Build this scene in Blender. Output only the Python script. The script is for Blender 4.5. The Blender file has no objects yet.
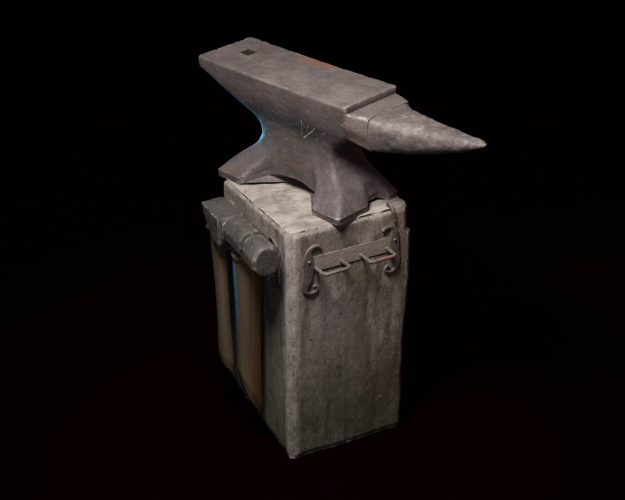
import bpy, bmesh, math, random
from mathutils import Vector, noise, Matrix
random.seed(7)
sc = bpy.context.scene
C = sc.collection
R = math.radians
W, D, H = .3075, .3288, .600   # the timber block
PI = math.pi

# ------------------------------------------------------------------ helpers
def new_obj(name, bm, m, parent=None, angle=40, loc=None):
    bmesh.ops.recalc_face_normals(bm, faces=bm.faces[:])
    me = bpy.data.meshes.new(name)
    bm.to_mesh(me); bm.free()
    for p in me.polygons: p.use_smooth = True
    if angle is not None: me.set_sharp_from_angle(angle=R(angle))
    me.materials.append(m)
    o = bpy.data.objects.new(name, me); C.objects.link(o)
    if parent: o.parent = parent
    if loc: o.location = loc
    return o

def thing(name, label, cat, loc=(0, 0, 0), rotz=0, group=None):
    o = bpy.data.objects.new(name, None); C.objects.link(o)
    o.location = loc; o.rotation_euler = (0, 0, rotz)
    tag(o, label, cat, group)
    o.empty_display_size = .05
    return o

def tag(o, label, cat, group=None):
    o['label'] = label; o['category'] = cat
    if group: o['group'] = group

def lerp(a, b, t): return a + (b - a) * t
def table(rows, z):
    if z <= rows[0][0]: return rows[0][1:]
    for r0, r1 in zip(rows, rows[1:]):
        if z <= r1[0]:
            t = (z - r0[0]) / (r1[0] - r0[0])
            return [lerp(a, b, t) for a, b in zip(r0[1:], r1[1:])]
    return rows[-1][1:]
def sstep(a, b, x):
    t = max(0, min(1, (x - a) / (b - a))); return t * t * (3 - 2 * t)

def loft(rings, bm=None, cap0=True, cap1=True, inner=0):
    """rings: closed loops with equal counts; inner = concentric rings inside each cap"""
    bm = bm or bmesh.new()
    def capped(ring, flip):
        c = sum((Vector(p) for p in ring), Vector()) / len(ring)
        prev = None; out = []
        for k in range(1, inner + 1):
            f = 1 - k / (inner + 1)
            out.append([c + (Vector(p) - c) * f for p in ring])
        return out, c
    allr = [list(r) for r in rings]
    c0 = c1 = None
    if cap0:
        o, c0 = capped(allr[0], 0); allr = o[::-1] + allr
    if cap1:
        o, c1 = capped(allr[-1], 0); allr = allr + o
    V = [[bm.verts.new(p) for p in r] for r in allr]
    n = len(V[0])
    for a, b in zip(V, V[1:]):
        for i in range(n):
            j = (i + 1) % n
            bm.faces.new((a[i], a[j], b[j], b[i]))
    if c0 is not None:
        v = bm.verts.new(c0)
        for i in range(n): bm.faces.new((v, V[0][(i + 1) % n], V[0][i]))
    if c1 is not None:
        v = bm.verts.new(c1)
        for i in range(n): bm.faces.new((v, V[-1][i], V[-1][(i + 1) % n]))
    return bm

def square_param(n):
    """n points per side round the square [-1,1]^2, denser near the corners"""
    def s(t): return math.sin((t - .5) * PI) * .35 + (t - .5) * 2 * .65
    pts = []
    for k in range(n): pts.append((s(k / n), -1.0))
    for k in range(n): pts.append((1.0, s(k / n)))
    for k in range(n): pts.append((-s(k / n), 1.0))
    for k in range(n): pts.append((-1.0, -s(k / n)))
    return pts
def rounded(a, b, n):
    f = (abs(a) ** n + abs(b) ** n) ** (-1.0 / n)
    return a * f, b * f

def octagon(a, b):
    f = 1 / max(abs(a), abs(b), (abs(a) + abs(b)) / 1.36)
    c, d = rounded(a, b, 2.5)
    return lerp(a * f, c, .35), lerp(b * f, d, .35)
def se_ring(n, e, fn):
    """superellipse ring of n points per side, mapped to space by fn(a, b)"""
    return [fn(*(octagon(a, b) if e < 0 else rounded(a, b, e))) for a, b in square_param(n)]

def roughen(bm, amp, freq, seed=0.0, fine=0.0, ffreq=120, stretch=(1, 1, 1), chip=0.0):
    bm.normal_update()
    mv = []
    for v in bm.verts:
        p = Vector((v.co.x * stretch[0], v.co.y * stretch[1], v.co.z * stretch[2])) + Vector((seed, seed * .7, -seed))
        d = amp * noise.fractal(p * freq, 1.0, 2.0, 4)
        if fine: d += fine * noise.noise(p * ffreq)
        if chip:
            c = noise.noise(p * freq * 3.1 + Vector((9, 4, 2)))
            d -= chip * max(0, c - .25) * 2
        mv.append(v.normal * d)
    for v, d in zip(bm.verts, mv): v.co += d

def catmull(pts, per=6):
    out = []
    P = [Vector(p) for p in pts]
    for i in range(len(P) - 1):
        p0 = P[max(0, i - 1)]; p1 = P[i]; p2 = P[i + 1]; p3 = P[min(len(P) - 1, i + 2)]
        for k in range(per):
            t = k / per
            out.append(.5 * ((2 * p1) + (p2 - p0) * t + (2 * p0 - 5 * p1 + 4 * p2 - p3) * t * t + (3 * p1 - p0 - 3 * p2 + p3) * t ** 3))
    out.append(P[-1])
    return out
def sweep(path, wide, thick, up, e=2.5, n=4):
    """bar along path: half size wide(t) across, thick(t) along up"""
    up = Vector(up).normalized(); rings = []
    for i, p in enumerate(path):
        d = (path[min(i + 1, len(path) - 1)] - path[max(i - 1, 0)]).normalized()
        side = d.cross(up)
        if side.length < 1e-4: side = d.cross(Vector((.3, .5, .8)))
        side.normalize(); u2 = side.cross(d).normalized()
        t = i / (len(path) - 1)
        rings.append(se_ring(n, e, lambda a, b: p + side * a * wide(t) + u2 * b * thick(t)))
    return loft(rings)

# ------------------------------------------------------------------ materials
class NT:
    def __init__(s, name):
        s.m = bpy.data.materials.new(name); s.m.use_nodes = True
        s.t = s.m.node_tree; s.b = s.t.nodes['Principled BSDF']
        s.co = s.n('ShaderNodeTexCoord').outputs['Object']
        s.geo = s.n('ShaderNodeNewGeometry')
    def n(s, typ, **kw):
        x = s.t.nodes.new(typ)
        for k, v in kw.items(): setattr(x, k, v)
        return x
    def put(s, sock, v):
        if isinstance(v, bpy.types.NodeSocket): s.t.links.new(v, sock)
        elif v is not None: sock.default_value = v
    def math(s, op, a, b=None, c=None, clamp=False):
        x = s.n('ShaderNodeMath', operation=op, use_clamp=clamp)
        s.put(x.inputs[0], a); s.put(x.inputs[1], b)
        if c is not None: s.put(x.inputs[2], c)
        return x.outputs[0]
    def vmath(s, op, a, b=None):
        x = s.n('ShaderNodeVectorMath', operation=op)
        s.put(x.inputs[0], a); s.put(x.inputs[1], b)
        return x.outputs['Value'] if op in ('LENGTH', 'DISTANCE', 'DOT_PRODUCT') else x.outputs[0]
    def noise(s, scale, detail=6, rough=.6, stretch=None, off=(0, 0, 0), dist=0):
        mp = s.n('ShaderNodeMapping'); s.put(mp.inputs['Vector'], s.co)
        mp.inputs['Location'].default_value = off
        if stretch: mp.inputs['Scale'].default_value = stretch
        x = s.n('ShaderNodeTexNoise'); s.put(x.inputs['Vector'], mp.outputs[0])
        x.inputs['Scale'].default_value = scale; x.inputs['Detail'].default_value = detail
        x.inputs['Roughness'].default_value = rough; x.inputs['Distortion'].default_value = dist
        return x.outputs['Fac']
    def rng(s, v, a, b, lo=0.0, hi=1.0, smooth=True):
        x = s.n('ShaderNodeMapRange', interpolation_type='SMOOTHSTEP' if smooth else 'LINEAR')
        s.put(x.inputs['Value'], v)
        for i, q in zip(('From Min', 'From Max', 'To Min', 'To Max'), (a, b, lo, hi)): x.inputs[i].default_value = q
        return x.outputs[0]
    def mix(s, f, a, b, mode='MIX'):
        x = s.n('ShaderNodeMix', data_type='RGBA', blend_type=mode)
        def c(v): return (*v, 1) if isinstance(v, tuple) and len(v) == 3 else v
        s.put(x.inputs[0], f); s.put(x.inputs[6], c(a)); s.put(x.inputs[7], c(b))
        return x.outputs[2]
    def xyz(s):
        x = s.n('ShaderNodeSeparateXYZ'); s.put(x.inputs[0], s.co); return x.outputs
    def blob(s, c, r, soft=.5, scale=(1, 1, 1), wob=.3, nscale=90):
        d = s.vmath('SUBTRACT', s.co, tuple(c))
        d = s.vmath('MULTIPLY', d, tuple(1 / (r * k) for k in scale))
        l = s.vmath('LENGTH', d)
        l = s.math('ADD', l, s.math('MULTIPLY', s.math('SUBTRACT', s.noise(nscale, 5, .7), .5), wob * 2))
        return s.rng(l, 1 + soft * .5, 1 - soft)
    def seg(s, a, b, w, axes=(0, 2)):
        """mask of a scratch between 2D points a and b in the plane of two object axes"""
        o = s.xyz(); px, pz = o[axes[0]], o[axes[1]]
        dx, dz = b[0] - a[0], b[1] - a[1]; L2 = dx * dx + dz * dz
        qx = s.math('SUBTRACT', px, a[0]); qz = s.math('SUBTRACT', pz, a[1])
        t = s.math('DIVIDE', s.math('ADD', s.math('MULTIPLY', qx, dx), s.math('MULTIPLY', qz, dz)), L2, clamp=True)
        ex = s.math('SUBTRACT', qx, s.math('MULTIPLY', t, dx)); ez = s.math('SUBTRACT', qz, s.math('MULTIPLY', t, dz))
        d = s.math('SQRT', s.math('ADD', s.math('MULTIPLY', ex, ex), s.math('MULTIPLY', ez, ez)))
        w2 = s.math('MULTIPLY', s.math('SUBTRACT', s.noise(260, 4, .7), .24), w * 3.2)
        return s.math('MULTIPLY', s.math('LESS_THAN', d, w2), s.math('LESS_THAN', o[1], 0.0))
    def edge(s, lo=.5, hi=.6):
        return s.rng(s.geo.outputs['Pointiness'], lo, hi)
    def bump(s, h, strength, dist=.002, nrm=None, xlean=0.0):
        x = s.n('ShaderNodeBump'); s.put(x.inputs['Height'], h)
        x.inputs['Strength'].default_value = strength; x.inputs['Distance'].default_value = dist
        if nrm is not None: s.put(x.inputs['Normal'], nrm)
        return x.outputs[0]
    def done(s, col, rough=.6, metal=0.0, nrm=None, spec=.5):
        s.put(s.b.inputs['Base Color'], (*col, 1) if isinstance(col, tuple) else col)
        s.put(s.b.inputs['Roughness'], rough); s.put(s.b.inputs['Metallic'], metal)
        s.put(s.b.inputs['Specular IOR Level'], spec)
        if nrm is not None: s.put(s.b.inputs['Normal'], nrm)
        return s.m

def iron(name, dark, mid, light, rough=(.45, .75), scale=1.0, rust=.25, edge=.6, bump=.35, extra=None, metal=.35, worn=None, lim=(.515, .60), patch=(.3, .55)):
    s = NT(name)
    a = s.noise(14 * scale, 7, .65); b = s.noise(70 * scale, 6, .7, off=(3, 1, 2)); f = s.noise(330 * scale, 3, .6)
    col = s.mix(s.rng(a, .35, .65), dark, mid)
    col = s.mix(s.math('MULTIPLY', s.rng(b, .5, .72), .55), col, light)
    r = s.math('MULTIPLY', s.rng(s.noise(26 * scale, 6, .7, off=(7, 7, 1)), .54, .7), rust)
    col = s.mix(r, col, (.105, .052, .032))
    pits = s.rng(s.noise(120 * scale, 4, .65, off=(1, 8, 3)), .38, .27)
    col = s.mix(s.math('MULTIPLY', pits, .7), col, tuple(c * .4 for c in dark))
    wp = s.rng(s.noise(38 * scale, 6, .7, off=(4, 9, 9)), *patch)
    e = s.math('MULTIPLY', s.edge(*lim), wp, clamp=True)
    col = s.mix(s.math('MULTIPLY', e, edge), col, worn or tuple(min(1, c * 1.7 + .03) for c in light))
    speck = s.rng(s.noise(210 * scale, 4, .7, off=(6, 6, 6)), .64, .72)
    col = s.mix(s.math('MULTIPLY', speck, .5), col, tuple(c * 1.6 for c in light))
    if extra: col = extra(s, col)
    rg = s.rng(s.noise(45 * scale, 5, .7, off=(2, 5, 9)), .3, .7, rough[0], rough[1])
    h = s.math('ADD', s.math('MULTIPLY', b, .8), s.math('MULTIPLY', f, .35))
    h = s.math('SUBTRACT', h, s.math('MULTIPLY', pits, .5))
    return s.done(col, rg, metal, s.bump(h, bump, .003))

def anvil_extra(s, col):
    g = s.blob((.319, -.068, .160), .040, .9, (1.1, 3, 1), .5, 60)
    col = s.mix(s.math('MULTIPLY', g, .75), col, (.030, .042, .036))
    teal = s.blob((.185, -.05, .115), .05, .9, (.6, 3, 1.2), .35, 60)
    col = s.mix(s.math('MULTIPLY', teal, .3), col, (.045, .10, .115))  # teal tint on the waist: blue rim glow put into the colour
    for a, b, w, c in (((.3085, .1431), (.355, .1835), .0016, (.62, .60, .57)), ((.3037, .1489), (.3191, .1952), .0012, (.40, .40, .38)),
                       ((.3714, .1718), (.3876, .1838), .0012, (.45, .44, .40)), ((.326, .172), (.338, .186), .0017, (.38, .30, .13)),
                       ((.335, .166), (.352, .181), .0015, (.36, .30, .15)), ((.330, .160), (.346, .172), .0010, (.5, .49, .47)),
                       ((.345, .149), (.352, .156), .0011, (.35, .34, .3)), ((.318, .186), (.324, .176), .0013, (.34, .28, .14)),
                       ((.272, .165), (.281, .172), .0012, (.25, .23, .18)), ((.247, .118), (.256, .124), .0012, (.3, .28, .25))):
        col = s.mix(s.math('MULTIPLY', s.seg(a, b, w * .9), .8), col, tuple(q * .8 for q in c))
    o = s.xyz()
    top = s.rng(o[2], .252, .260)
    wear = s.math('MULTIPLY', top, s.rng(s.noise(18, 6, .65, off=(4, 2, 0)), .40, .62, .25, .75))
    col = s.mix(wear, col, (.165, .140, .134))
    brown = s.math('MULTIPLY', top, s.rng(s.noise(11, 5, .7, off=(1, 9, 3)), .52, .66, 0, .5))
    col = s.mix(brown, col, (.12, .085, .075))
    rust = s.math('MULTIPLY', top, s.blob((.225, .080, .264), .030, .8, (2.0, .75, 1), .45, 70))
    col = s.mix(s.math('MULTIPLY', rust, .75), col, (.24, .095, .055))
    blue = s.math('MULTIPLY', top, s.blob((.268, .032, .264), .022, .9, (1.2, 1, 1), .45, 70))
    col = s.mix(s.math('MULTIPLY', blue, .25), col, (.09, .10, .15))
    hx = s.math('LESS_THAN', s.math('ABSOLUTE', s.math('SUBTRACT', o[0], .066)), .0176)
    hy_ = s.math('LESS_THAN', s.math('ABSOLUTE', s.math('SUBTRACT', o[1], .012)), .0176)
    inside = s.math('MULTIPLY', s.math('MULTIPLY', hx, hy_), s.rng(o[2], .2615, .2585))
    col = s.mix(s.math('MULTIPLY', inside, .95), col, (.022, .020, .012))  # hole walls coloured dark to stand in for the shade inside
    return col
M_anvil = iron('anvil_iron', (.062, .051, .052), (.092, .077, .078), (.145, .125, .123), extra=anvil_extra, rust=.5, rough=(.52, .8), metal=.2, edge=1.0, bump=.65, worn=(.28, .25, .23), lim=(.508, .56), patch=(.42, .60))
def horn_extra(s, col):
    o = s.xyz()
    f = s.math('MULTIPLY', s.rng(s.noise(38, 7, .72, off=(3, 3, 8)), .47, .62), s.rng(o[0], .50, .54, .2, 1))
    col = s.mix(s.math('MULTIPLY', f, .7), col, (.21, .188, .172))
    red = s.blob((.478, -.075, .20), .035, .8, (1, 1, 1), .5, 60)
    return s.mix(s.math('MULTIPLY', red, .4), col, (.16, .085, .075))
M_horn = iron('horn_iron', (.080, .067, .066), (.118, .100, .099), (.19, .165, .158), extra=horn_extra, rust=.35, rough=(.55, .8), metal=.15, edge=1.0, bump=.65, worn=(.28, .25, .23), lim=(.508, .56), patch=(.42, .60))
M_head = iron('hammer_steel', (.052, .047, .044), (.078, .071, .067), (.125, .115, .108), rough=(.5, .74), scale=1.6, rust=.12, edge=.95, bump=.5, metal=.3, worn=(.36, .33, .31), lim=(.51, .57), patch=(.46, .60))  # worn edges, brightened so they also carry painted glints
def rack_extra(s, col):
    r = s.rng(s.noise(30, 5, .7, off=(5, 2, 2)), .56, .68)
    col = s.mix(s.math('MULTIPLY', r, .4), col, (.21, .085, .065))
    return s.mix(s.math('MULTIPLY', s.blob((.216, -.046, .508), .026, .9, (1, 1, 1), .6, 70), .6), col, (.28, .085, .07))
M_rack = iron('rack_iron', (.075, .060, .054), (.120, .098, .090), (.19, .16, .145), scale=1.6, rust=.45, extra=rack_extra, metal=.2, rough=(.5, .8))

def wood_stump():
    s = NT('weathered_timber')
    o = s.xyz()
    up = s.math('ABSOLUTE', s.n('ShaderNodeSeparateXYZ').outputs[2])
    sep = s.n('ShaderNodeSeparateXYZ'); s.put(sep.inputs[0], s.geo.outputs['True Normal']); nz = sep.outputs[2]; nx = sep.outputs[0]
    top = s.rng(nz, .45, .8)
    streak = s.noise(30, 8, .68, (1, 1, .10)); blot = s.noise(11, 7, .68, (1, 1, .55), off=(2, 3, 1)); fine = s.noise(150, 5, .7, (1, 1, .25))
    mott = s.noise(42, 8, .75, (1, 1, .6), off=(6, 1, 3))
    side = s.mix(s.rng(streak, .36, .66), (.155, .130, .117), (.235, .203, .185))
    side = s.mix(s.math('MULTIPLY', s.rng(blot, .48, .68), .65), side, (.092, .082, .056))
    side = s.mix(s.math('MULTIPLY', s.rng(mott, .50, .64), .75), side, (.30, .262, .242))
    side = s.mix(s.math('MULTIPLY', s.rng(mott, .44, .32), .65), side, (.075, .062, .052))
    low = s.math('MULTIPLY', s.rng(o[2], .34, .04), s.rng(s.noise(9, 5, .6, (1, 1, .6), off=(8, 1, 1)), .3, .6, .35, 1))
    side = s.mix(s.math('MULTIPLY', low, .80), side, (.058, .060, .033))  # mossy green, also darkened to stand in for lamp falloff downward
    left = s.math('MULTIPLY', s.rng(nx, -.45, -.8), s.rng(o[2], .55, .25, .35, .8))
    side = s.mix(s.math('MULTIPLY', left, .45), side, (.120, .124, .084))  # green tone, deeper lower down to imitate the light falling off
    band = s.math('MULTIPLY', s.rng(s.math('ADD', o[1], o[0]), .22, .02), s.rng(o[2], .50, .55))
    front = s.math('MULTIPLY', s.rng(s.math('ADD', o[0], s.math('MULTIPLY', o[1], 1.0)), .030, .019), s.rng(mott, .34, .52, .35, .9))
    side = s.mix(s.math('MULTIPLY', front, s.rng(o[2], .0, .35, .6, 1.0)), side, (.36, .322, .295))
    knot = s.math('MULTIPLY', s.blob((.232, 0, .243), .012, .7, (1, 2, 1.3), .4, 80), .75)
    side = s.mix(knot, side, (.045, .036, .028))
    for c, r, k, colr in (((.055, 0, .33), .05, (.8, 2, 2.6), (.30, .265, .25)), ((.15, 0, .30), .05, (1, 2, 2.2), (.25, .215, .205)), ((.20, 0, .25), .05, (1, 2, 2.4), (.17, .15, .105)),
                          ((.105, 0, .18), .05, (1, 2, 2.6), (.115, .10, .07)), ((.25, 0, .12), .05, (1, 2, 1.6), (.12, .10, .075)), ((.17, 0, .57), .05, (1.8, 2, .6), (.16, .14, .105)), ((.20, 0, .44), .05, (1.2, 2, .8), (.14, .12, .09))):
        side = s.mix(s.math('MULTIPLY', s.blob(c, r, .9, k, .8, 30), .62), side, colr)
    grain = s.noise(24, 8, .74, (.6, 1.2, 1), off=(1, 1, 4), dist=.6); chips = s.noise(95, 5, .7, (.5, 1.3, 1))
    tcol = s.mix(s.rng(grain, .36, .62), (.170, .150, .132), (.32, .292, .265))
    tcol = s.mix(s.math('MULTIPLY', s.rng(chips, .46, .30), .6), tcol, (.10, .083, .068))
    tcol = s.mix(s.math('MULTIPLY', s.rng(blot, .5, .68), .5), tcol, (.15, .125, .098))
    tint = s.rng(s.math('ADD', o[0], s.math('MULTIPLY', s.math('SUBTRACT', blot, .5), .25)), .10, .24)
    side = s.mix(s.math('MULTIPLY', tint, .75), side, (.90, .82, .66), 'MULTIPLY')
    stain = s.math('MULTIPLY', s.rng(s.noise(17, 7, .72, (1, 1, .16), off=(5, 5, 5)), .52, .63), .7)
    side = s.mix(stain, side, (.42, .38, .32), 'MULTIPLY')
    pale = s.math('MULTIPLY', s.rng(s.noise(15, 8, .78, (1, 1, .3), off=(9, 5, 1)), .50, .60), s.rng(o[2], .10, .34, .15, .8))
    side = s.mix(pale, side, (.30, .262, .240))
    zone = s.rng(s.noise(13, 5, .65, off=(4, 9, 2)), .42, .60)
    scab = s.rng(s.noise(85, 6, .75, (1, 1, .7), off=(1, 2, 8)), .55, .64)
    side = s.mix(s.math('MULTIPLY', scab, s.math('MULTIPLY', zone, .8)), side, (.33, .295, .27))
    pit = s.rng(s.noise(60, 6, .75, (1, 1, .7), off=(11, 2, 8)), .42, .34)
    side = s.mix(s.math('MULTIPLY', pit, s.rng(zone, 1, 0, .15, .75)), side, (.055, .047, .038))
    rim = s.math('MAXIMUM', s.rng(o[2], H - .016, H - .004), s.math('MULTIPLY', s.rng(o[0], W - .010, W - .002), s.rng(o[2], .2, .5, .2, 1)))
    rim = s.math('MULTIPLY', rim, s.rng(s.noise(75, 6, .75, off=(3, 7, 7)), .44, .58))
    side = s.mix(s.math('MULTIPLY', rim, .75), side, (.40, .36, .335))
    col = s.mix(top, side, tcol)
    e = s.math('MULTIPLY', s.edge(.51, .56), s.rng(mott, .36, .6), clamp=True)
    col = s.mix(s.math('MULTIPLY', e, .65), col, (.50, .45, .41))
    cr = s.edge(.49, .44)
    col = s.mix(s.math('MULTIPLY', cr, .6), col, (.05, .04, .032))
    h = s.math('ADD', s.math('MULTIPLY', streak, .5), s.math('ADD', s.math('MULTIPLY', mott, 1.0), s.math('MULTIPLY', fine, .5)))
    h = s.math('ADD', h, s.math('SUBTRACT', s.math('MULTIPLY', scab, .5), s.math('MULTIPLY', pit, .7)))
    h = s.mix(top, h, s.math('ADD', grain, s.math('MULTIPLY', chips, .6)))
    return s.done(col, .88, 0, s.bump(h, .75, .004), .25)
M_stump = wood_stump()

def handle_wood(stripe=False):
    s = NT('hammer_handle_wood')
    g = s.noise(40, 7, .65, (1, 1, .06)); b = s.noise(16, 5, .6, (1, 1, .3), off=(2, 2, 2))
    col = s.mix(s.rng(g, .36, .64), (.085, .048, .026), (.185, .112, .062))
    col = s.mix(s.math('MULTIPLY', s.rng(b, .5, .7), .55), col, (.105, .092, .060))
    col = s.mix(s.math('MULTIPLY', s.rng(s.noise(24, 4, .6, (1, 1, .15), off=(9, 2, 2)), .58, .7), .5), col, (.17, .075, .042))
    o = s.xyz()
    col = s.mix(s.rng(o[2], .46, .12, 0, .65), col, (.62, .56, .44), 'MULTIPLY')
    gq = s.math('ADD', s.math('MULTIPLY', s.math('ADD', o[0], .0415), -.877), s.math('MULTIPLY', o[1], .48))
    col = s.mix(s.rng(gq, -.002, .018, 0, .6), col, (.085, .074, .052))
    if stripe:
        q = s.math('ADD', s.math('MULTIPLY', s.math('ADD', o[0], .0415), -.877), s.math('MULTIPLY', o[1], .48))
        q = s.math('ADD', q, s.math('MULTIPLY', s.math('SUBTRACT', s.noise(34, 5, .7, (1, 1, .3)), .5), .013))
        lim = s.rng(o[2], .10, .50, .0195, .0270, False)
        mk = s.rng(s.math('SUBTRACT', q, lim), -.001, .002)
        col = s.mix(s.math('MULTIPLY', mk, .85), col, s.mix(s.rng(o[2], .22, .40), (.060, .082, .062), (.045, .19, .33)))  # blue streak along the silhouette edge, rim light put into the colour
    return s.done(col, .6, 0, s.bump(s.math('ADD', g, s.math('MULTIPLY', s.noise(160, 5, .7, (1, 1, .05)), .6)), .7, .003), .35)
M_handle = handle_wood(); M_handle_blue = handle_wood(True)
def lit_underside_mat():
    s = NT('lit_underside_metal')
    g = s.noise(60, 5, .6)
    o = s.xyz()
    col = s.mix(s.rng(g, .35, .65), (.10, .09, .083), (.27, .245, .225))
    col = s.mix(s.rng(s.math('ADD', o[1], s.math('MULTIPLY', s.math('SUBTRACT', g, .5), .02)), .006, -.016, 0, .8), col, (.24, .075, .05))  # red light on the head's underside, painted into this end
    return s.done(col, .5, .2, s.bump(g, .3))
M_lit_underside = lit_underside_mat()

# ------------------------------------------------------------------ floor (black studio ground)
s = NT('black_floor')
f = s.noise(1.2, 3)
M_floor = s.done(s.mix(f, (.0027, .0001, .0009), (.0034, .0002, .0013)), 1.0, 0, None, 0.0)
bm = bmesh.new()
g = 30
vs = [bm.verts.new((x, y, 0)) for x, y in ((-g, -g), (g, -g), (g, g), (-g, g))]
bm.faces.new(vs)
fl = new_obj('floor', bm, M_floor, loc=(0, 0, -.002)); fl['kind'] = 'structure'

# ------------------------------------------------------------------ timber stump
def stump():
    sp = square_param(52); rings = []
    zs = []
    k = 0
    N = 96
    for k in range(N + 1):
        t = k / N
        zs.append(H * (t + .035 * math.sin(2 * PI * t) * -1 * .6))
    zs[0] = 0; zs[-1] = H
    for z in zs:
        ring = []
        en = 60
        sh = 0.0
        if z > H - .006: sh = .004
        if z < .008: sh = .003
        for a, b in sp:
            a2, b2 = rounded(a, b, en)
            x = W / 2 + a2 * (W / 2 - sh); y = D / 2 + b2 * (D / 2 - sh)
            # worn flat along the near vertical edge
            q = x + y; c = .0135 + .004 * noise.noise(Vector((0, 3, z * 16)))
            if q < c: d = (c - q) / 2; x += d; y += d
            q = (W - x) + y; c = .012 + .004 * noise.noise(Vector((5, 3, z * 18)))
            if q < c: d = (c - q) / 2; x -= d; y += d
            # swelling on the far right side under a shoulder
            x += .010 * sstep(.538, .526, z) * sstep(.22, .40, z) * sstep(.6, .95, a2)
            # foot of the timber runs up unevenly towards the back of the left side
            zb = (.034 * max(0, y) / .2) * sstep(.27, .05, x) + .006 * noise.noise(Vector((x * 9, y * 9, 3)))
            zb += .012 * sstep(.285, .31, x)
            z2 = zb + (H - zb) * z / H
            ring.append(Vector((x, y, z2)))
        rings.append(ring)
    bm = loft(rings, inner=42)
    bm.normal_update()
    mv = []
    for v in bm.verts:
        p = v.co; n = v.normal
        if n.z > .5:
            d = .0024 * noise.fractal(Vector((p.x * 12, p.y * 34, 1)), 1, 2, 4)
            d += -.0035 * max(0, noise.noise(Vector((p.x * 20 + 4, p.y * 55, 7))) - .25)
            rim = min(p.x, p.y, W - p.x, D - p.y)
            d -= .014 * sstep(.016, 0, rim) * max(0, noise.noise(Vector((p.x * 38, p.y * 38, 2))) + .05)
        else:
            q = p.x + p.y * 1.3
            d = .0012 * noise.fractal(Vector((p.x * 30, p.y * 30, p.z * 7)), 1, 2, 4)
            d += .0008 * noise.noise(Vector((p.x * 120, p.y * 120, p.z * 50)))
            cr = noise.noise(Vector((p.x * 26 + 2, p.y * 26, p.z * 1.6 + 5)))
            d -= .0022 * max(0, 1 - abs(cr) * 18) * (.4 + .6 * sstep(-.1, .4, noise.noise(Vector((p.x * 5, p.y * 5, p.z * 5)))))
            d -= .007 * sstep(.02, 0, H - p.z) * max(0, noise.noise(Vector((p.x * 34, p.y * 34, p.z * 40))))
            # tool marks on the upper left side
            if p.x < .03 and p.z > .5: d -= .0012 * max(0, noise.noise(Vector((p.y * 150, 4, p.z * 24))))
        mv.append(n * d)
    for v, d in zip(bm.verts, mv): v.co += d
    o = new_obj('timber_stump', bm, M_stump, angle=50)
    tag(o, 'tall squared grey timber block with worn edges that carries the anvil', 'timber block')
    return o
stump()

# ------------------------------------------------------------------ anvil
AX = (.0787, .4648, H); PSI = R(-71.826)
anvil = thing('anvil', 'heavy old grey iron anvil with a pointed horn standing on the timber block', 'anvil', AX, PSI)
ROWS = [  # z, s0, s1, half width, exponent, side hollow, end hollow
    (0,    .087, .467, .117, 34, .49, .10), (.015, .086, .468, .118, 40, .49, .10), (.0185, .089, .4655, .1150, 30, .475, .10), (.030, .097, .4575, .1045, 20, .42, .09),
    (.042, .106, .449, .0915, 15, .34, .06), (.054, .118, .4365, .0795, 12, .24, .025), (.068, .136, .418, .0690, 10, .14, .01), (.085, .154, .399, .0605, 9, .04, 0), (.108, .164, .387, .0550, 9, 0, 0),
    (.130, .1625, .390, .0550, 9, 0, 0), (.150, .148, .405, .0580, 11, 0, 0), (.170, .122, .434, .0665, 14, 0, 0), (.188, .094, .453, .0745, 18, 0, 0), (.208, .062, .455, .0800, 26, 0, 0),
    (.224, .032, .455, .0830, 36, 0, 0), (.238, .004, .455, .0845, 46, 0, 0), (.243, 0, .455, .0850, 50, 0, 0), (.261, 0, .455, .0864, 50, 0, 0), (.264, .002, .454, .0850, 44, 0, 0)]
def smooth_rows(z):
    r = [table(ROWS, z + k * .006) for k in (-1, 0, 1)]
    if z < .02 or z > .232: return r[1]
    return [(a + 2 * b + c) / 4 for a, b, c in zip(*r)]
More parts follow.
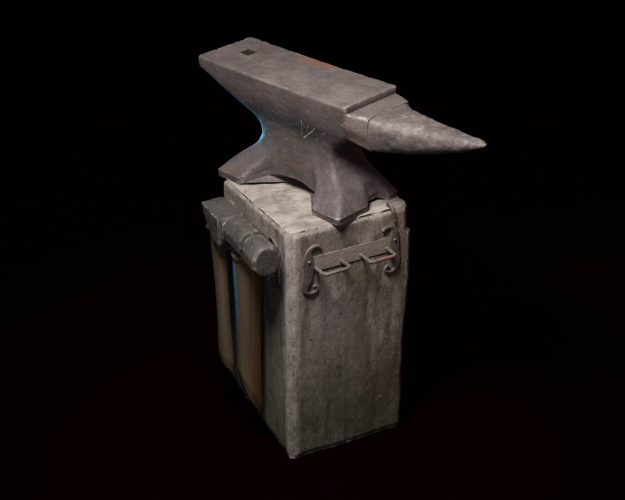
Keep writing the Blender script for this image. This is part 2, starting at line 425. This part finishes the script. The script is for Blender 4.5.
def anvil_body():
    sp = square_param(46); rings = []
    zs = [0, .004, .009, .013, .0150, .0165, .0185] + [.0185 + .2195 * k / 60 for k in range(1, 61)] + [.243, .249, .255, .259, .2615, .2632, .264]
    for z in zs:
        s0, s1, hw, en, cs, ce = smooth_rows(z)
        ring = []
        for a, b in sp:
            a2, b2 = rounded(a, b, en)
            ga = sstep(.60, .37, abs(a)); gb = sstep(.42, .16, abs(b + .02 if a < 0 else b - .22))
            hs = (s1 - s0) / 2; mid = (s0 + s1) / 2
            t = b2 * hw * (1 - cs * ga)
            s_ = mid + a2 * hs * (1 - ce * gb * (1.0 if a2 > 0 else .8))
            foot = sstep(.10, .02, z)
            if t > 0 and a2 > .2: t *= 1 - .27 * foot * sstep(.2, .8, a2)
            lift = max(.034 * math.cos(min(1, abs(a) / .66) * PI / 2) ** 1.2 * sstep(.2, .9, abs(b)), .011 * gb * sstep(.5, 1, abs(a))) * sstep(.085, 0, z)
            ring.append(Vector((s_, t, z + lift)))
        rings.append(ring)
    bm = loft(rings, inner=26)
    for v in bm.verts:   # slight sway of the worn working face
        if v.co.z > .255: v.co.z -= .0025 * math.sin(PI * min(1, max(0, v.co.x / .455))) 
    roughen(bm, .0008, 24, 3.1, .00035, 150, chip=.0006)
    bm.normal_update()
    # knocked corners along the rim of the face
    for v in bm.verts:
        p = v.co
        if p.z > .252:
            rim = min(.0864 - abs(p.y), p.x, .455 - p.x)
            k = sstep(.007, 0, rim) * max(0, noise.noise(Vector((p.x * 60, p.y * 60, 5))) - .05)
            p.z -= .005 * k
    body = new_obj('body', bm, M_anvil, anvil, 38)
    # square hardy hole through the heel
    cb = bmesh.new()
    h = .0165
    loft([[Vector((.066 + x * h, .012 + y * h, z)) for x, y in ((-1, -1), (1, -1), (1, 1), (-1, 1))] for z in (.10, .30)], cb)
    cut = new_obj('cutter', cb, M_anvil, anvil, 30)
    md = body.modifiers.new('hole', 'BOOLEAN'); md.operation = 'DIFFERENCE'; md.object = cut; md.solver = 'EXACT'
    bpy.context.view_layer.update()
    me = bpy.data.meshes.new_from_object(body.evaluated_get(bpy.context.evaluated_depsgraph_get()))
    body.modifiers.clear(); old = body.data; body.data = me; me.name = 'anvil_body'
    bpy.data.objects.remove(cut); bpy.data.meshes.remove(old)
    me.set_sharp_from_angle(angle=R(38))
    return body
anvil_body()
# stepped table: a block forward of the face
def anvil_table():
    rings = []
    for s_, hw, zt, zb, en in ((.440, .0825, .2475, .184, 30), (.455, .0825, .2485, .182, 24), (.470, .0795, .2490, .178, 20), (.487, .0745, .2490, .172, 18), (.499, .0700, .2485, .1685, 16), (.5025, .0682, .2470, .1675, 14)):
        sub = se_ring(16, en, lambda a, b: Vector((s_, a * hw * (1 - .16 * sstep(.2, -1, b)), (zt + zb) / 2 + b * (zt - zb) / 2)))
        rings.append(sub)
    dense = []
    for r0, r1 in zip(rings, rings[1:]):
        for k in range(4): dense.append([p.lerp(q, k / 4) for p, q in zip(r0, r1)])
    dense.append(rings[-1])
    bm = loft(dense, inner=10)
    roughen(bm, .0009, 26, 5.5, .0004, 150, chip=.0006)
    new_obj('table', bm, M_horn, anvil, 38)
anvil_table()
def anvil_horn():
    HR = [(.495, .0668, .2464, .1675, 10), (.505, .0655, .2464, .166, 7), (.525, .0585, .2468, .164, 3.7), (.56, .0495, .2478, .168, 2.9), (.60, .0418, .2490, .178, 2.6), (.65, .0325, .2500, .193, 2.4), (.70, .0235, .2510, .2105, 2), (.735, .0170, .2510, .2255, 2), (.752, .0112, .2505, .2350, 2), (.760, .0055, .2480, .2400, 2), (.762, .002, .2460, .2430, 2)]
    rings = []
    k = 0
    while True:
        s_ = .495 + k * .0035
        if s_ > .752: break
        hw, zt, zb, en = table(HR, s_)
        rings.append(se_ring(18, en, lambda a, b: Vector((s_, a * hw * (1 + .16 * b * sstep(.74, .66, s_) * sstep(.50, .56, s_) - .16 * sstep(.2, -1, b) * sstep(.56, .50, s_)), (zt + zb) / 2 + b * (zt - zb) / 2))))
        k += 1
    for s_, hw, zt, zb, en in HR[-2:]:
        rings.append(se_ring(18, en, lambda a, b: Vector((s_, a * hw, (zt + zb) / 2 + b * (zt - zb) / 2))))
    bm = loft(rings, inner=4)
    roughen(bm, .0013, 20, 8.2, .0005, 130, chip=.0014)
    new_obj('horn', bm, M_horn, anvil, 45)
anvil_horn()

# ------------------------------------------------------------------ wrought iron tool racks
def rack_parts(root, L, stand, OUT=.045):
    """rack in its own x-z plane, y = outward negative; L = length, stand = x pairs of the rod loops (z = 0 at block bottom)"""
    bm = bmesh.new()
    z0, z1 = .494, .531
    n = 40; prof = [(0, z0), (0, z1), (-.0032, z1), (-.0032, z0)]
    rings = []
    for k in range(n + 1):
        x = .050 + (L - .10) * k / n
        rings.append([Vector((x, y + .001, z)) for y, z in prof])
    # plate with bevelled rim so its upper edge catches light
    bm = loft(rings)
    bmesh.ops.recalc_face_normals(bm, faces=bm.faces[:])
    bmesh.ops.bevel(bm, geom=[e for e in bm.edges if abs(e.verts[0].co.x - e.verts[1].co.x) > 1e-4 and e.verts[0].co.y < -.0015], offset=.001, segments=2, affect='EDGES')
    for v in bm.verts: v.co += Vector((0, -.0006, .0008)) * noise.noise(v.co * 60)
    new_obj('back_plate', bm, M_rack_plate, root, 30)
    E = [(.077, .5515), (.069, .5575), (.058, .5575), (.049, .550), (.0455, .538), (.0455, .522), (.0455, .506), (.0445, .490), (.041, .472), (.0375, .458), (.041, .448), (.052, .4425), (.064, .4455), (.068, .453), (.064, .459), (.058, .4575)]
    for flip in (0, 1):
        pts = [Vector(((L - x) if flip else x, -.003, z)) for x, z in E]
        path = catmull(pts, 6)
        wide = lambda t: lerp(.0034, .0140, sstep(.10, .36, t) * sstep(.72, .48, t))
        b2 = sweep(path, wide, lambda t: .0034, (0, 1, 0), 3.0, 5)
        roughen(b2, .0006, 60, 2 + flip)
        new_obj('scroll', b2, M_rack, root, 45)
    for i, (a, b) in enumerate(stand):
        pts = [(a, .002, .506), (a + .001, -.018, .5065), (a + .001, -OUT + .008, .507), (a + .006, -OUT - .001, .508), (a + .016, -OUT - .002, .508), ((a + b) / 2, -OUT - .0015, .5085), (b - .016, -OUT - .001, .508), (b - .005, -OUT + .001, .508), (b + .001, -OUT + .010, .507), (b + .001, -.018, .5065), (b + .001, .002, .506)]
        path = catmull(pts, 6)
        b2 = sweep(path, lambda t: .0043, lambda t: .0043, (0, 0, 1), 2.2, 3)
        roughen(b2, .0007, 70, i)
        new_obj('rod_loop', b2, M_rack, root, 50)
    # rivets through the end plates
    for x in (.046, L - .046):
        rv = [[Vector((x + math.cos(q) * r, y, .5245 + math.sin(q) * r)) for q in [2 * PI * k / 12 for k in range(12)]] for r, y in ((.0035, -.004), (.0033, -.0085), (.002, -.0095))]
        new_obj('rivet', loft(rv), M_rack, root, 45)
def plate_mat():
    s = NT('rack_plate_worn')
    a = s.noise(34, 8, .72, (1, 1, .5)); b = s.noise(100, 6, .7); c = s.noise(12, 6, .7, (1, 1, .4), off=(3, 3, 3))
    col = s.mix(s.rng(a, .36, .62), (.075, .063, .049), (.140, .120, .100))
    col = s.mix(s.math('MULTIPLY', s.rng(c, .45, .62), .6), col, (.125, .105, .072))
    col = s.mix(s.math('MULTIPLY', s.rng(b, .54, .66), .6), col, (.24, .21, .185))
    col = s.mix(s.math('MULTIPLY', s.rng(b, .42, .34), .6), col, (.05, .042, .035))
    col = s.mix(s.math('MULTIPLY', s.edge(.51, .55), .9), col, (.36, .32, .28))
    col = s.mix(1.0, col, (.72, .675, .66), 'MULTIPLY')
    return s.done(col, .85, .0, s.bump(s.math('ADD', a, b), .6, .003), .25)
M_rack_plate = plate_mat()
rack = thing('tool_rack', 'empty rusty iron tool rack with two rod loops on the broad front of the block', 'tool rack', (0, 0, 0), 0)
rack_parts(rack, .3115, ((.0616, .1285), (.1795, .2455)))
rack2 = thing('tool_rack', 'iron tool rack holding two hammers on the narrow left side of the block', 'tool rack', (0, D + .012, 0), R(-90))
rack_parts(rack2, .330, ((.050, .0905), (.160, .188), (.250, .288)), .062)

# ------------------------------------------------------------------ hammers
def handle(root, yc, xc, ztop, zbot, ry, rx, slope, seed, lean=0.0, m=None, xlean=0.0):
    rings = []
    N = 60
    for k in range(N + 1):
        t = k / N
        bulge = 1 + .10 * math.sin(t * 5 + seed) * sstep(0, .2, t)
        end = 1 - .22 * sstep(.93, 1.0, t)
        def fn(a, b):
            x = xc + a * rx * bulge * end + xlean * t; y = yc + b * ry * bulge * end + lean * t
            zb = zbot + slope * max(0, -x - .014)
            zb += .010 * noise.noise(Vector((x * 40, y * 40, seed)))
            return Vector((x, y, lerp(ztop, zb, t)))
        rings.append(se_ring(8, 2.5, fn))
    bm = loft(rings, inner=3)
    roughen(bm, .0009, 40, seed, stretch=(1, 1, .1))
    return new_obj('handle', bm, m, root, 50)
def head(root, rows, seed, n=14, sub=4):
    """rows: y, x centre, z centre, half x, half z, exponent"""
    dense = []
    for r0, r1 in zip(rows, rows[1:]):
        m = max(1, int(abs(r1[0] - r0[0]) / .0025))
        for k in range(m): dense.append([lerp(p, q, k / m) for p, q in zip(r0, r1)])
    dense.append(list(rows[-1]))
    rings = [se_ring(n, r[5], lambda a, b: Vector((r[1] + a * r[3], r[0], r[2] + b * r[4]))) for r in dense]
    bm = loft(rings, inner=6)
    roughen(bm, .0007, 45, seed, .00025, 180, chip=.0004)
    return new_obj('head', bm, M_head, root, 28)

hy = .118
ham = thing('sledge_hammer', 'heavy round-faced hammer nearest the front edge, long wooden handle hanging down the left side', 'hammer', (0, hy, 0), 0, None)
XC = -.053
head(ham, [(.052, XC, .557, .006, .006, 2.2), (.0505, XC, .557, .016, .016, 2.2), (.046, XC, .557, .0245, .0245, 2.3), (.038, XC, .557, .0310, .0310, -1), (.028, XC, .557, .0335, .0335, -1), (.012, XC, .557, .0345, .0345, -1), (-.044, XC, .556, .0345, .0345, -1), (-.050, XC, .5555, .0335, .0335, -1), (-.056, XC, .555, .0290, .0290, 2.8), (-.062, XC, .5545, .0290, .0290, 2.6),
           (-.069, XC, .553, .0345, .0350, -1), (-.108, XC - .001, .5495, .0365, .0375, -1), (-.116, XC - .001, .549, .0355, .0365, -1), (-.1215, XC - .001, .549, .0312, .0322, -1), (-.1225, XC - .001, .549, .028, .029, -1)], 1.3)
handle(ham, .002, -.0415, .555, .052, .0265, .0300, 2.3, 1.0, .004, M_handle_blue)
def lit_underside(root, yc, xc, z, ry, rx):  # added ring, shaped to stand in for the lit underside of the head
    rings = []
    for dz, k in ((.005, 1.0), (.002, 1.04), (-.004, 1.06), (-.009, 1.05), (-.011, 1.01)):
        rings.append(se_ring(10, 2.5, lambda a, b: Vector((xc + a * rx * k, yc + b * ry * k, z + dz))))
    bm = loft(rings, inner=1); roughen(bm, .0012, 60, 4)
    new_obj('lit_underside', bm, M_lit_underside, root, 45)
lit_underside(ham, .002, -.0440, .5130, .0285, .0315)

hy2 = .195
ham2 = thing('cross_peen_hammer', 'dark wedge-headed hammer at the back, half hidden behind the round-faced hammer', 'hammer', (0, hy2, 0), 0)
head(ham2, [(.076, -.0555, .5790, .024, .0025, 6), (.073, -.0555, .5780, .0275, .0045, 8), (.057, -.0555, .5725, .0300, .0110, 26), (.040, -.0555, .5635, .0310, .0195, 26), (.022, -.0555, .5550, .0320, .0275, 26), (.008, -.0555, .5480, .0325, .0335, 26), (-.020, -.0555, .5465, .0325, .0335, 26), (-.024, -.0540, .5490, .028, .027, 5), (-.030, -.0540, .5490, .027, .026, 4), (-.0315, -.0540, .5490, .024, .022, 4)], 2.6)
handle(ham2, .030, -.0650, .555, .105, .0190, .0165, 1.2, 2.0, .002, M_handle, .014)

# ------------------------------------------------------------------ bent spike by the far foot
pts = [(.2600, .016, .588), (.2595, .015, .600), (.2580, .010, .609), (.2565, .002, .609), (.2570, -.0055, .602), (.2595, -.0065, .590), (.2625, -.0065, .577), (.2630, -.0075, .572)]
path = catmull(pts, 6)
bm = sweep(path, lambda t: lerp(.0062, .0034, t), lambda t: lerp(.0044, .0030, t), (1, 0, 0), 4, 3)
roughen(bm, .0005, 80, 6)
sp_ = new_obj('bent_spike', bm, M_rack, None, 45)
tag(sp_, 'small bent iron spike driven in at the right front top corner beside the anvil foot', 'spike')

# ------------------------------------------------------------------ lights, world, camera
def area(name, loc, target, size, power, color, spread=180):
    l = bpy.data.lights.new(name, 'AREA'); l.shape = 'DISK'; l.size = size; l.energy = power; l.color = color; l.spread = R(spread)
    o = bpy.data.objects.new(name, l); C.objects.link(o); o.location = loc
    d = Vector(target) - Vector(loc); o.rotation_euler = d.to_track_quat('-Z', 'Y').to_euler()
    return o
ctr = Vector((.15, .16, .6))
cam_h = Vector((-.481, -.877, 0)); left_h = Vector((-.877, .481, 0))
key = ctr + Vector((0, 0, 1.20)) + cam_h * .72 + left_h * .22
area('key_lamp', key, ctr, .48, 17, (1.0, .94, .90), 120)
fill = ctr + cam_h * 2.3 + Vector((0, 0, .55)) + left_h * .25
area('fill_lamp', fill, ctr - Vector((0, 0, .05)), 1.4, 3.9, (1.0, .90, .90))
blue = Vector((-.17, 1.66, .42))
area('blue_rim_lamp', blue, (.125, .30, .765),   .18, .25, (.08, .55, 1.0), 8)
red = Vector((1.9, .45, .6))
area('red_rim_lamp', red, ctr, .5, 2.2, (1.0, .18, .16))

w = bpy.data.worlds.new('World'); sc.world = w; w.use_nodes = True
w.node_tree.nodes['Background'].inputs[0].default_value = (.75, .68, .70, 1)
w.node_tree.nodes['Background'].inputs[1].default_value = .03

cam = bpy.data.cameras.new('camera'); co = bpy.data.objects.new('camera', cam); C.objects.link(co)
co.location = (-1.27660, -2.43146, 2.05256)
co.rotation_euler = (R(90 - 28.4645), 0, R(61.2415 - 90))
cam.sensor_width = 36; cam.lens = 1446.137 * 36 / 625; cam.clip_start = .05; cam.clip_end = 200
sc.camera = co
sc.view_settings.view_transform = 'Standard'; sc.view_settings.look = 'None'; sc.view_settings.exposure = 0; sc.view_settings.gamma = 1
sc.render.film_transparent = False
